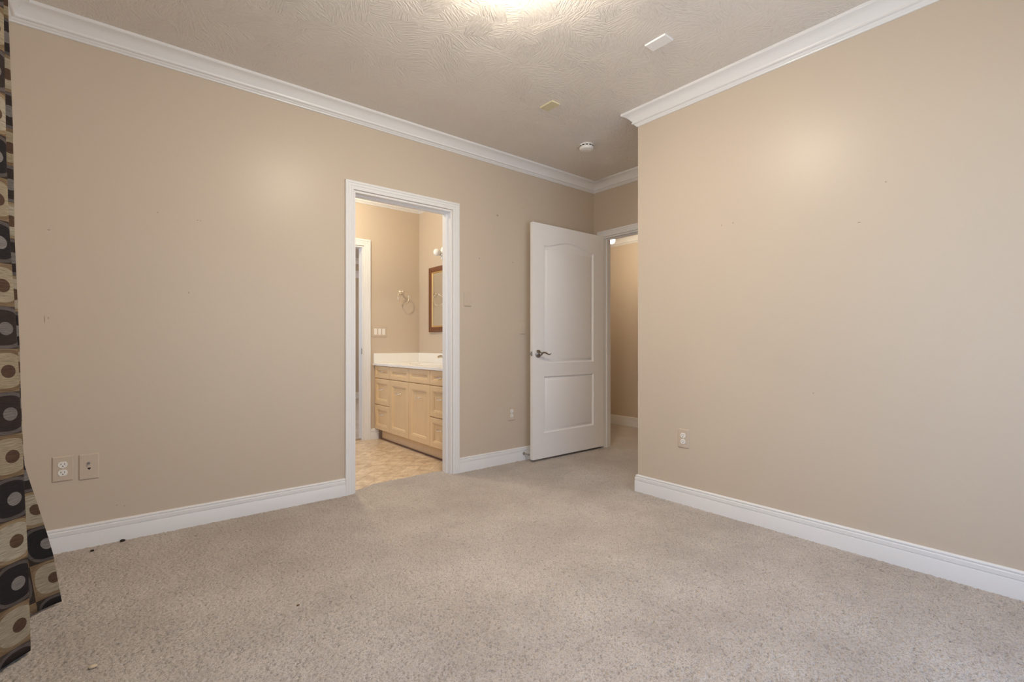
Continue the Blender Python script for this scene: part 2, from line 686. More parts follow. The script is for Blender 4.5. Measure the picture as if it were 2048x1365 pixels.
struct('wall_bathroom_left', wall_bm((XB0, YB2), (XB0, YL + 0.12), ZB, ZC, 0.10,
                                     [(YB2 - W4[1], YB2 - W4[0], W4[2], W4[3])]), M['wall'],
       'tan bathroom wall hidden to the left of the doorway', 'wall')
struct('wall_beyond_far', wall_bm((4.1, YR), (0.4, YR), ZB, ZC, 0.1), M['wall'],
       'tan far wall of the carpeted room beyond the bathroom', 'wall')
struct('wall_beyond_right', wall_bm((4.1, YB2 + 0.1), (4.1, YR + 0.1), ZB, ZC, 0.1), M['wall'],
       'tan right wall of the room beyond the bathroom', 'wall')
struct('wall_beyond_left', wall_bm((0.4, YR + 0.1), (0.4, YB2 + 0.1), ZB, ZC, 0.1,
                                   [(YR + 0.1 - W3[1], YR + 0.1 - W3[0], W3[2], W3[3])]), M['wall'],
       'tan left wall with an added window in the room beyond', 'wall')
struct('wall_hall', wall_bm((XH, 0.7), (XH, YB2), ZB, ZC, 0.1), M['wall'],
       'warm lit tan wall of the hall seen through the entry doorway', 'wall')
struct('wall_hall_end', wall_bm((XF + 0.1, 0.8), (XH, 0.8), ZB, ZC, 0.1), M['wall'],
       'tan end wall of the hall out of sight to the right', 'wall')

bm = BM()
add_box(bm, XS - 0.15, XH + 0.1, YB - 0.12, YR + 0.1, ZC, ZC + 0.06)
struct('ceiling', bm, M['ceiling'], 'pale tan ceiling with a brushed plaster texture', 'ceiling')
bm = BM()
add_box(bm, XF + 0.1, XH, 0.8, YB2, ZH, ZH + 0.03)
struct('ceiling_hall', bm, M['ceiling'], 'lower ceiling of the hall beyond the entry doorway', 'ceiling')


# carpet with real pile relief -------------------------------------------------
def carpet():
    st = 0.0042
    x0, x1, y0, y1 = XS, XF + 0.16, YB, YL + 0.14
    nx, ny = int((x1 - x0) / st), int((y1 - y0) / st)
    rng = np.random.default_rng(7)

    def blur(a, k):
        g = np.exp(-np.linspace(-2, 2, 2 * k + 1) ** 2)
        g /= g.sum()
        for ax in (0, 1):
            a = sum(np.roll(a, i - k, axis=ax) * g[i] for i in range(2 * k + 1))
        return a / a.std()
    pit = blur(rng.standard_normal((ny, nx)), 1)
    hgt = blur(rng.standard_normal((ny, nx)), 1) * 0.0009 + blur(rng.standard_normal((ny, nx)), 3) * 0.0007
    hgt -= np.clip((pit - 1.05) * 0.0125, 0, 0.014)
    hgt = np.clip(hgt, -0.014, 0.004) - 0.001
    X, Y = np.meshgrid(np.linspace(x0, x1, nx), np.linspace(y0, y1, ny))
    X = X + rng.standard_normal(X.shape) * 0.0007
    Y = Y + rng.standard_normal(X.shape) * 0.0007
    co = np.stack([X, Y, hgt], -1).reshape(-1, 3)
    idx = np.arange(nx * ny).reshape(ny, nx)
    q = np.stack([idx[:-1, :-1], idx[:-1, 1:], idx[1:, 1:], idx[1:, :-1]], -1).reshape(-1, 4)
    cx, cy = co[q[:, 0], 0], co[q[:, 0], 1]
    edge = np.interp(cx, [1.215, 1.30, 1.43, 1.62, 1.86, 1.99], [3.195, 3.25, 3.30, 3.30, 3.305, 3.30])
    edge = edge + 0.004 * np.sin(cx * 91) + 0.003 * np.sin(cx * 37)
    keep = ~((cx > XR + 0.03) & (cy < YC - 0.03))
    keep &= ~((cy > YL + 0.02) & ((cx < BX0) | (cx > BX1)))
    keep &= cy < edge
    q = q[keep]
    used = np.unique(q)
    remap = np.full(nx * ny, -1)
    remap[used] = np.arange(len(used))
    q = remap[q]
    co = co[used]
    me = bpy.data.meshes.new('floor')
    me.vertices.add(len(co))
    me.vertices.foreach_set('co', co.astype(np.float32).ravel())
    me.loops.add(q.size)
    me.loops.foreach_set('vertex_index', q.astype(np.int32).ravel())
    me.polygons.add(len(q))
    me.polygons.foreach_set('loop_start', np.arange(0, q.size, 4, dtype=np.int32))
    me.polygons.foreach_set('use_smooth', np.ones(len(q), dtype=bool))
    me.update(calc_edges=True)
    me.materials.append(M['carpet'])
    o = bpy.data.objects.new('floor', me)
    COL.objects.link(o)
    tag(o, 'worn beige cut pile carpet across the bedroom floor', 'carpet', kind='structure')


carpet()
bm = BM()
add_box(bm, XF + 0.1, XH, 0.8, YB2, -0.05, 0.0)
struct('floor_hall', bm, M['carpet'], 'beige carpet of the hall beyond the entry doorway', 'carpet')
bm = BM()
add_box(bm, 0.4, 4.1, YB2 + 0.05, YR, -0.05, 0.0)
struct('floor_beyond', bm, M['carpet'], 'greyish carpet of the room beyond the bathroom', 'carpet')
bm = BM()
add_box(bm, XB0, XB2, YL + 0.0, YB2 + 0.045, -0.05, ZV)
struct('floor_bathroom', bm, M['vinyl'], 'mottled beige stone look vinyl floor of the bathroom', 'floor')
bm = BM()
add_box(bm, XS - 0.15, XF + 0.1, YB - 0.12, YL, -0.07, -0.03)
struct('floor_slab', bm, M['carpet'], 'floor slab under the bedroom carpet', 'floor')

# crown, baseboards, casings ---------------------------------------------------
CROWN = [(0, -.089), (.004, -.090), (.008, -.087), (.009, -.083), (.013, -.080), (.018, -.0745), (.0195, -.0715),
         (.026, -.071), (.0310, -.0675), (.0310, -.063), (.0265, -.0602), (.0275, -.056), (.034, -.048),
         (.042, -.038), (.052, -.028), (.062, -.0215), (.071, -.018), (.0745, -.0165), (.080, -.0145),
         (.0835, -.011), (.0835, -.004), (.083, 0.001), (0, 0.001)]
BASE = [(0, -.03), (.0158, -.03), (.0158, .070), (.0150, .0722), (.0118, .0732), (.0118, .0752), (.0148, .0770),
        (.0148, .0935), (.0135, .0962), (.0085, .0978), (.0085, .1000), (.0115, .1022), (.0118, .1060), (.0100, .1095),
        (.0065, .1120), (.003, .1125), (0, .1125)]


def casing_prof(w):
    k = w / 0.057
    return [(0, 0), (0, .009), (.002 * k, .0112), (.018 * k, .0125), (.0195 * k, .0105), (.0225 * k, .0105),
            (.0245 * k, .0135), (.036 * k, .0145), (.0375 * k, .0125), (.040 * k, .0125), (.042 * k, .0165),
            (.053 * k, .0175), (.057 * k, .015), (.057 * k, 0)]


def floor_tf(z):
    return lambda a, b, v: (a, b, z + v)


bm = BM()
add_sweep(bm, [(XR, YB), (XR, YC), (XF, YC), (XF, YL), (XS, YL), (XS, YB)], CROWN, floor_tf(ZC), closed=True)
struct('trim_1', bm, M['trim'], 'white crown moulding running around the bedroom ceiling', 'crown moulding', smooth=25)
bm = BM()
add_sweep(bm, [(XB2, YL + 0.12), (XB2, YB2), (XB0, YB2), (XB0, YL + 0.12)], CROWN, floor_tf(ZC), closed=True)
struct('trim_2', bm, M['trim'], 'white crown moulding inside the bathroom', 'crown moulding', smooth=25)
bm = BM()
add_sweep(bm, [(XH, 0.8), (XH, YB2)], CROWN, floor_tf(ZH))
struct('trim_3', bm, M['trim'], 'cream lit crown moulding on the hall wall', 'crown moulding', smooth=25)
bm = BM()
add_sweep(bm, [(4.1, YR), (0.4, YR)], CROWN, floor_tf(ZC))
struct('trim_4', bm, M['trim'], 'grey white crown moulding in the room beyond the bathroom', 'crown moulding', smooth=25)

CW = 0.057


def baseboard(name, path, label, z=0.0):
    bm = BM()
    add_sweep(bm, path, BASE, floor_tf(z))
    struct(name, bm, M['trim'], label, 'baseboard', smooth=25)


baseboard('baseboard_right', [(XR, YB), (XR, YC), (XF, YC), (XF, DY0 - CW)],
          'white baseboard along the right wall, wrapping the outside corner')
baseboard('baseboard_alcove', [(XF, DY1 + CW + .001), (XF, YL), (BX1 + CW + .004, YL)],
          'white baseboard between the bathroom doorway and the open door')
baseboard('baseboard_left', [(BX0 - CW - .004, YL), (XS, YL), (XS, YB), (W2[0] - 0.06, YB)],
          'white baseboard under the left wall, scuffed near the curtain')
baseboard('baseboard_back', [(W2[1] + 0.06, YB), (XR, YB)], 'short white baseboard beside the glass door')
baseboard('baseboard_hall', [(XH, 0.8), (XH, YB2)], 'warm lit white baseboard of the hall wall')
baseboard('baseboard_bathroom', [(XB2 - 0.49, YB2), (CX1 + 0.071, YB2)],
          'short white baseboard between the vanity and the inner doorway', ZV)
baseboard('baseboard_beyond', [(4.1, YR), (0.4, YR)], 'white baseboard at the far end of the room beyond')


def door_trim(name, a0, a1, h, w, tf_front, tf_back, depth, label, z0=-0.03, stop=True):
    """casings on both faces plus jamb lining with its stop; tf(a,b,v): v out of the front face"""
    bm = BM()
    pth = [(a0 - .004, z0), (a0 - .004, h + .004), (a1 + .004, h + .004), (a1 + .004, z0)]
    add_sweep(bm, pth, casing_prof(w), tf_front)
    add_sweep(bm, pth, casing_prof(w), tf_back)
    pj = [(a0, z0), (a0, h), (a1, h), (a1, z0)]
    jamb = [(0, 0.0005), (-.0, -depth - .0005), (.012, -depth - .0005), (.012, 0.0005)]
    jamb = [(u - 0.012 + 0.0005, v) for u, v in jamb]
    add_sweep(bm, pj, jamb, tf_front)
    if stop:
        c = -depth * 0.52
        st = [(-.0115, c - .018), (-.0115, c + .018), (-.0215, c + .015), (-.0215, c - .015)]
        add_sweep(bm, pj, st, tf_front)
    return struct(name, bm, M['trim'], label, 'door trim', smooth=25)


door_trim('trim_5', BX0, BX1, HD, CW, lambda a, b, v: (a, YL - v, b), lambda a, b, v: (a, YL + 0.12 + v, b), 0.12,
          'white moulded casing and jamb of the bathroom doorway')
door_trim('trim_6', -DY1, -DY0, HD, CW, lambda a, b, v: (XF - v, -a, b), lambda a, b, v: (XF + 0.10 + v, -a, b), 0.10,
          'white casing and jamb of the entry doorway behind the open door')
t7 = door_trim('trim_7', CX0, CX1, HD, 0.070, lambda a, b, v: (a, YB2 - v, b), lambda a, b, v: (a, YB2 + 0.10 + v, b),
               0.10, 'bright white casing and jamb of the inner doorway across the bathroom', stop=False)
bm = BM()
add_box(bm, CX1 - 0.0145, CX1 - 0.0118, YB2 + 0.002, YB2 + 0.026, 0.895, 0.955)
obj('strike_plate', bm, M['nickel'], t7, bevel=0.0006)
# threshold strip between vinyl and carpet of the inner doorway
bm = BM()
add_sweep(bm, [(CX0, YB2 + 0.045), (CX1 - 0.012, YB2 + 0.045)],
          [(-.022, -.014), (-.018, .002), (-.008, .006), (.008, .006), (.018, .002), (.022, -.014)], floor_tf(0))
struct('trim_8', bm, M['brushed'], 'thin metal threshold strip in the inner doorway', 'threshold')
# shelf rail in the room beyond
bm = BM()
add_sweep(bm, [(4.1, YR), (0.4, YR)], [(0, 2.222), (.02, 2.222), (.02, 2.31), (.05, 2.335), (.05, 2.350), (0, 2.350)],
          floor_tf(0))
struct('trim_9', bm, M['trim'], 'grey white ledge band high on the far wall of the room beyond', 'trim')

# ------------------------------------------------------------------ windows
def window(name, p0, p1, z0, z1, depth, label, cat, mid=True):
    """frame in an opening; p0->p1 with the room on its left"""
    p0, p1 = Vector(p0), Vector(p1)
    d = (p1 - p0)
    ln = d.length
    d.normalize()
    n = Vector((-d.y, d.x))          # into the room

    def tf(a, b, v):
        q = p0 + d * a + n * v
        return (q.x, q.y, b)

    bm = BM()
    fr = [(0, -0.075), (0, -0.02), (0.055, -0.02), (0.055, -0.075)]
    # closed loop clockwise so u points inwards
    add_sweep(bm, [(0, z0), (ln, z0), (ln, z1), (0, z1)], fr, tf, closed=True)
    r = struct(name, bm, M['vinyl_frame'], label, cat)
    if mid:
        bm = BM()
        c = [Vector(tf(a, b, v)) for a, b, v in ((ln / 2 - .035, z0 + .055, -.07), (ln / 2 + .035, z1 - .055, -.025))]
        add_box(bm, min(c[0].x, c[1].x), max(c[0].x, c[1].x), min(c[0].y, c[1].y), max(c[0].y, c[1].y),
                c[0].z, c[1].z)
        obj('mullion', bm, M['vinyl_frame'], r)
    spans = [(.055, ln / 2 - .035), (ln / 2 + .035, ln - .055)] if mid else [(.055, ln - .055)]
    for s0, s1 in spans:
        bm = BM()
        c = [Vector(tf(a, b, v)) for a, b, v in ((s0, z0 + .055, -.050), (s1, z1 - .055, -.044))]
        add_box(bm, min(c[0].x, c[1].x), max(c[0].x, c[1].x), min(c[0].y, c[1].y), max(c[0].y, c[1].y),
                c[0].z, c[1].z)
        obj('pane', bm, M['glass'], r)
    # casing on the room side
    bm = BM()
    add_sweep(bm, [(0, z0), (0, z1), (ln, z1), (ln, z0)], casing_prof(CW), tf, closed=z0 > 0.2)
    obj('casing', bm, M['trim'], r, smooth=25)
    return r


window('window_1', (XS, W1[1]), (XS, W1[0]), W1[2], W1[3], 0.15,
       'white framed window beside the patterned curtain, out of view to the left', 'window')
window('window_2', (W2[0], YB), (W2[1], YB), W2[2], W2[3], 0.12,
       'white framed sliding glass door behind the camera', 'window')
window('window_added', (0.4, W3[1]), (0.4, W3[0]), W3[2], W3[3], 0.1,
       'added white framed window lighting the room beyond the bathroom', 'window')
window('window_4', (XB0, W4[1]), (XB0, W4[0]), W4[2], W4[3], 0.1,
       'white framed bathroom window hidden to the left of the doorway', 'window')
portal('daylight_bathroom', (XB0 - 0.11, (W4[0] + W4[1]) / 2, (W4[2] + W4[3]) / 2), (0, -pi / 2, 0), W4[3] - W4[2], W4[1] - W4[0])
portal('daylight_side', (XS - 0.16, (W1[0] + W1[1]) / 2, (W1[2] + W1[3]) / 2), (0, -pi / 2, 0), W1[3] - W1[2], W1[1] - W1[0])
portal('daylight_back', ((W2[0] + W2[1]) / 2, YB - 0.13, (W2[2] + W2[3]) / 2), (pi / 2, 0, 0), W2[1] - W2[0], W2[3] - W2[2])
portal('daylight_beyond', (0.4 - 0.11, (W3[0] + W3[1]) / 2, (W3[2] + W3[3]) / 2), (0, -pi / 2, 0), W3[3] - W3[2], W3[1] - W3[0])

# ------------------------------------------------------------------ the open door
LX, LY = 2.709, 3.040
LW, LH, LZ = 0.912, 2.020, 0.018
up = [(.127, .818), (.766, .818), (.766, 1.834)]
na = 24
for i in range(1, na):
    t = i / na
    up.append((.766 - .639 * t, 1.834 + .056 * (0.5 - 0.5 * cos(2 * pi * t)) ** 0.85))
up.append((.127, 1.834))
lo = [(.129, .217), (.768, .217), (.768, .704), (.129, .704)]
MOLD = [(0, 0), (.003, -.006), (.010, -.0115), (.016, -.0125), (.019, -.0115), (.036, -.002), (.039, -.0012)]
bm = BM()
add_molded_slab(bm, LW, LH, 0.035, [up, lo], MOLD, lambda a, b, v: (LX + a, LY - v, LZ + b))
door = struct('door_1', bm, M['door'], 'white two panel door with an arched top panel, open against the wall',
              'door', smooth=35, origin=(LX + LW, LY, LZ))


def lever(sgn):
    """rosette and wave lever; sgn -1 = front (-y)"""
    y0 = LY if sgn < 0 else LY + 0.035
    c = Vector((LX + 0.058, y0, 0.919))
    mt = Matrix.Translation(c) @ Matrix.Rotation(pi / 2 if sgn < 0 else -pi / 2, 4, 'X')
    bm = BM()
    add_lathe(bm, [(.0, -.001), (.0345, -.001), (.0345, .003), (.032, .007), (.024, .010), (.014, .012), (.012, .014),
                   (.0115, .030), (.0135, .034), (.0135, .044), (.010, .047), (0, .048)], mt, 32)
    h = obj('rosette', bm, M['nickel'], door, smooth=40)
    bm = BM()
    pts, rad = [], []
    for i in range(15):
        t = i / 14
        pts.append((c.x + .115 * t, y0 + sgn * (.040 + .006 * sin(pi * t)), c.z + .010 * sin(2 * pi * t * 0.95) + 0.004 * t))
        rad.append(.0085 - .0045 * t)
    add_tube(bm, pts, rad, 10)
    obj('lever', bm, M['nickel'], h, smooth=60)


lever(-1)
lever(1)
bm = BM()
add_box(bm, LX - .0012, LX + .002, LY + .0085, LY + .0265, 0.900, 0.938)
lp = obj('latch_plate', bm, M['nickel'], door, bevel=0.0005)
bm = BM()
add_box(bm, LX - .010, LX + .002, LY + .012, LY + .024, 0.910, 0.928)
obj('latch_bolt', bm, M['nickel'], lp, bevel=0.002)

# door stop on the baseboard behind the door
t = thing('door_stop', 'small metal door stop with rubber tip on the baseboard behind the open door', 'door stop',
          (2.705, YL - .0155, 0.058))
R_ = Matrix.Translation((2.705, YL - .0155, 0.058)) @ Matrix.Rotation(pi / 2, 4, 'X')
bm = BM()
add_lathe(bm, [(0, -.002), (.013, -.002), (.013, .003), (.009, .008), (.006, .012), (.0055, .055), (0, .055)], R_, 20)
obj('shaft', bm, M['nickel'], t, smooth=40)
bm = BM()
add_lathe(bm, [(0, .054), (.008, .054), (.0085, .066), (.006, .071), (0, .0715)], R_, 20)
obj('rubber_tip', bm, M['rubber'], t, smooth=40)

# ------------------------------------------------------------------ wall plates
def plate_mesh(w, h, d=0.006, bv=0.004):
    """plate in local x,z centred at the origin, standing out to -y"""
    bm = BM()
    vs = []
    for (ins, y) in ((0, 0.0), (0, -d * 0.35), (bv, -d)):
        vs.append([bm.verts.new((sx_ * (w / 2 - ins), y, sz_ * (h / 2 - ins))) for sx_, sz_ in
                   ((-1, -1), (1, -1), (1, 1), (-1, 1))])
    bm.faces.new(vs[0])
    for a, b in zip(vs, vs[1:]):
        for i in range(4):
            j = (i + 1) % 4
            bm.faces.new((a[i], a[j], b[j], b[i]))
    bm.faces.new(vs[-1])
    return bm


def screw(parent, x, z, m, y=-0.006):
    bm = BM()
    mt = Matrix.Translation((x, y, z)) @ Matrix.Rotation(pi / 2, 4, 'X')
    add_lathe(bm, [(0, -.001), (.0032, -.001), (.0032, .0005), (.002, .0011), (0, .0012)], mt, 12)
    obj('screw', bm, m, parent, local=True)


def receptacle(parent, z):
    bm = BM()
    out = []
    for i in range(40):                              # rounded body with flattened top and bottom
        a = 2 * pi * i / 40
        out.append((0.0172 * cos(a), max(-0.0142, min(0.0142, 0.0172 * sin(a)))))
    f = [[bm.verts.new((x * k, y, z + zz * k)) for x, zz in out] for k, y in ((1, -.0055), (1, -.0078), (.95, -.0084))]
    for a, b in zip(f, f[1:]):
        for i in range(40):
            j = (i + 1) % 40
            bm.faces.new((a[i], a[j], b[j], b[i]))
    bm.faces.new(f[-1])
    r = obj('receptacle', bm, M['plastic'], parent, local=True)
    for x, hgt in ((-.0063, .0085), (.0063, .0070)):
        bm = BM()
        add_box(bm, x - .0011, x + .0011, -.00865, -.0079, z + .0035 - hgt / 2, z + .0035 + hgt / 2)
        obj('slot', bm, M['slot'], r, local=True)
    bm = BM()
    mt = Matrix.Translation((0, -.0079, z - .0068)) @ Matrix.Rotation(pi / 2, 4, 'X')
    add_lathe(bm, [(0, 0), (.0024, 0), (.0024, .0008), (0, .0008)], mt, 12)
    obj('ground_hole', bm, M['slot'], r, local=True)


def outlet(label, loc, rot, w, h):
    t = thing('wall_outlet', label, 'outlet', loc, rot, 'duplex outlets low on the bedroom walls')
    obj('cover_plate', plate_mesh(w, h), M['plate_tan'], t, local=True, bevel=0.0012)
    receptacle(t, .0195)
    receptacle(t, -.0195)
    screw(t, 0, 0, M['plastic'])


outlet('tan plated duplex outlet low on the left wall, beside the curtain', (-0.211, YL, 0.3995), 0, 0.077, 0.121)
outlet('tan plated duplex outlet between the bathroom doorway and the open door', (2.579, YL, 0.414), 0, 0.077, 0.124)
outlet('tan plated duplex outlet low on the right wall near the outside corner', (XR, 1.657, 0.410), -pi / 2, 0.075, 0.119)

t = thing('cable_outlet', 'tan cable jack plate right of the outlet by the curtain', 'cable jack', (-0.1155, YL, 0.395))
obj('cover_plate', plate_mesh(0.077, 0.125), M['plate_tan'], t, local=True, bevel=0.0012)
bm = BM()
mt = Matrix.Translation((-.001, -.006, 0.018)) @ Matrix.Rotation(pi / 2, 4, 'X')
add_lathe(bm, [(0, -.001), (.0062, -.001), (.0062, .003), (.0046, .003), (.0046, .011), (.0030, .011), (.0030, .006), (0, .006)], mt, 16)
obj('coax_connector', bm, M['nickel'], t, local=True, smooth=30)
bm = BM()
v = [bm.verts.new(p) for p in ((-.0062, -.0063, -.005), (.0062, -.0063, -.005), (.0062, -.0063, -.009), (.0, -.0063, -.0165), (-.0062, -.0063, -.009))]
w_ = [bm.verts.new((q.co.x, -.0052, q.co.z)) for q in v]
bm.faces.new(v)
bm.faces.new(w_)
for i in range(5):
    j = (i + 1) % 5
    bm.faces.new((v[i], v[j], w_[j], w_[i]))
obj('phone_jack_opening', bm, M['slot'], t, local=True)
screw(t, 0, .047, M['plate_tan'])
screw(t, 0, -.042, M['plate_tan'])


def rocker_switch(label, loc, w, h, gangs, m_rock, group=None):
    t = thing('light_switch', label, 'light switch', loc, 0, group)
    obj('cover_plate', plate_mesh(w, h, 0.0065), M['plate_tan'], t, local=True, bevel=0.0012)
    for i in range(gangs):
        x = (i - (gangs - 1) / 2) * 0.046
        bm = BM()
        rw, rh = (0.0165, 0.033)
        pr = [(-rh, -.0062), (-rh, -.0078), (0, -.0095), (rh, -.0072), (rh, -.0062)]
        a = [bm.verts.new((x - rw, y, z)) for z, y in pr]
        b = [bm.verts.new((x + rw, y, z)) for z, y in pr]
        bm.faces.new(a)
        bm.faces.new(b)
        for k in range(5):
            q = (k + 1) % 5
            bm.faces.new((a[k], a[q], b[q], b[k]))
        obj('rocker', bm, m_rock, t, local=True)
    return t


rocker_switch('tan single switch plate right beside the bathroom doorway casing', (2.1315, YL, 1.3555), 0.070, 0.112, 1,
              M['plate_tan'], 'tan switches on the left wall')
rocker_switch('tan single switch plate just left of the open white door', (2.707, YL, 1.1425), 0.072, 0.113, 1,
              M['plate_tan'], 'tan switches on the left wall')
rocker_switch('triple white rocker switch on the bathroom wall above the vanity backsplash', (2.170, YB2, 1.136),
              0.168, 0.116, 3, M['plastic'])

# ------------------------------------------------------------------ ceiling fittings
def cover(label, x, y, w, h, m):
    t = thing('ceiling_cover_plate', label, 'cover plate', (x, y, ZC), 0, 'blank cover plates on the bedroom ceiling')
    bm = BM()
    v0 = [bm.verts.new((sx_ * w / 2, sy_ * h / 2, 0)) for sx_, sy_ in ((-1, -1), (1, -1), (1, 1), (-1, 1))]
    v1 = [bm.verts.new((q.co.x, q.co.y, -.005)) for q in v0]
    v2 = [bm.verts.new((q.co.x * .95, q.co.y * .97, -.008)) for q in v0]
    for a, b in ((v0, v1), (v1, v2)):
        for i in range(4):
            j = (i + 1) % 4
            bm.faces.new((a[i], a[j], b[j], b[i]))
    bm.faces.new(v0)
    bm.faces.new(v2)
    obj('plate', bm, m, t, local=True)
    for sy_ in (-1, 1):
        bm = BM()
        add_lathe(bm, [(0, 0), (.0035, 0), (.0035, -.0015), (0, -.002)], Matrix.Translation((0, sy_ * h * .34, -.0078)), 12)
        obj('screw', bm, m, t, local=True)


cover('white blank cover plate on the ceiling, larger and nearer the right wall', 2.172, 1.455, 0.074, 0.122, M['cover_white'])
cover('yellowed blank cover plate on the ceiling between the smoke detector and the other plate', 2.194, 2.294, 0.074, 0.116, M['cover_yellow'])

t = thing('smoke_detector', 'round white smoke detector on the ceiling above the entry alcove', 'smoke detector', (2.853, 2.568, ZC))
bm = BM()
add_lathe(bm, [(0, 0), (.056, 0), (.055, -.010), (.053, -.0112), (.053, -.0188), (.056, -.020), (.0555, -.032),
               (.052, -.039), (.040, -.043), (0, -.044)], Matrix.Identity(4), 48)
obj('housing', bm, M['plastic'], t, local=True, smooth=35)
for k in range(12):
    bm = BM()
    a0, a1 = 2 * pi * (k + .14) / 12, 2 * pi * (k + .86) / 12
    ps = []
    for i in range(7):
        a = a0 + (a1 - a0) * i / 6
        ps.append((cos(a), sin(a)))
    A = [[bm.verts.new((c * r, s_ * r, z)) for c, s_ in ps] for r, z in ((.0525, -.0113), (.0545, -.0113), (.0545, -.0187), (.0525, -.0187))]
    for q in range(4):
        a, b = A[q], A[(q + 1) % 4]
        for i in range(6):
            bm.faces.new((a[i], a[i + 1], b[i + 1], b[i]))
    obj('vent_slot', bm, M['slot'], t, local=True)
bm = BM()
add_lathe(bm, [(0, 0), (.008, 0), (.007, -.002), (0, -.0022)], Matrix.Translation((.012, -.02, -.0428)), 16)
obj('test_button', bm, M['plastic'], t, local=True)


def dome_lamp(name, loc, r, h, m_glass, label):
    t = thing(name, label, 'ceiling lamp', loc)
    bm = BM()
    add_lathe(bm, [(0, 0), (r * 1.04, 0), (r * 1.04, -.012), (r * 1.01, -.022), (0, -.022)], Matrix.Identity(4), 40)
    obj('canopy', bm, M['brushed'], t, local=True, smooth=35)
    bm = BM()
    pr = [(r, -.021)]
    for i in range(1, 11):
        a = pi / 2 * i / 10
        pr.append((r * cos(a) if i < 10 else 0, -.021 - h * sin(a)))
    add_lathe(bm, pr, Matrix.Identity(4), 40)
    obj('glass_dome', bm, m_glass, t, local=True, smooth=50)
    return t


dome_lamp('ceiling_lamp', (1.213, 1.469, ZC), 0.18, 0.085, M['lamp'],
          'lit dome lamp in the middle of the bedroom ceiling, just above the frame')
dome_lamp('beyond_fill_lamp', (2.3, 7.0, ZC), 0.12, 0.08, M['beyond_fill'],  # added out of view to brighten the room beyond
          'added unseen dome lamp that brightens the room beyond the bathroom')
dome_lamp('bathroom_ceiling_lamp', (1.46, 4.24, ZC), 0.042, 0.040, M['bath_lamp'],
          'small lit bulb on the bathroom ceiling, hidden by the doorway head')

t = thing('hall_ceiling_light', 'small bright bulb on the hall ceiling beyond the entry doorway', 'ceiling light', (4.12, 3.343, ZH))
bm = BM()
add_lathe(bm, [(0, 0), (.06, 0), (.058, -.008), (.03, -.014), (.022, -.030), (.008, -.034), (.008, -.135), (.020, -.138), (.020, -.162), (0, -.162)], Matrix.Identity(4), 28)
obj('holder', bm, M['plastic'], t, local=True, smooth=35)
bm = BM()
pr = [(.012, -.158), (.016, -.168)]
for i in range(9):
    a = -0.9 + (pi / 2 + 0.9) * i / 8
    pr.append((.032 * cos(a) if i < 8 else 0, -.198 - .032 * sin(a)))
add_lathe(bm, pr, Matrix.Identity(4), 24)
obj('bulb', bm, M['bulb'], t, local=True, smooth=60)

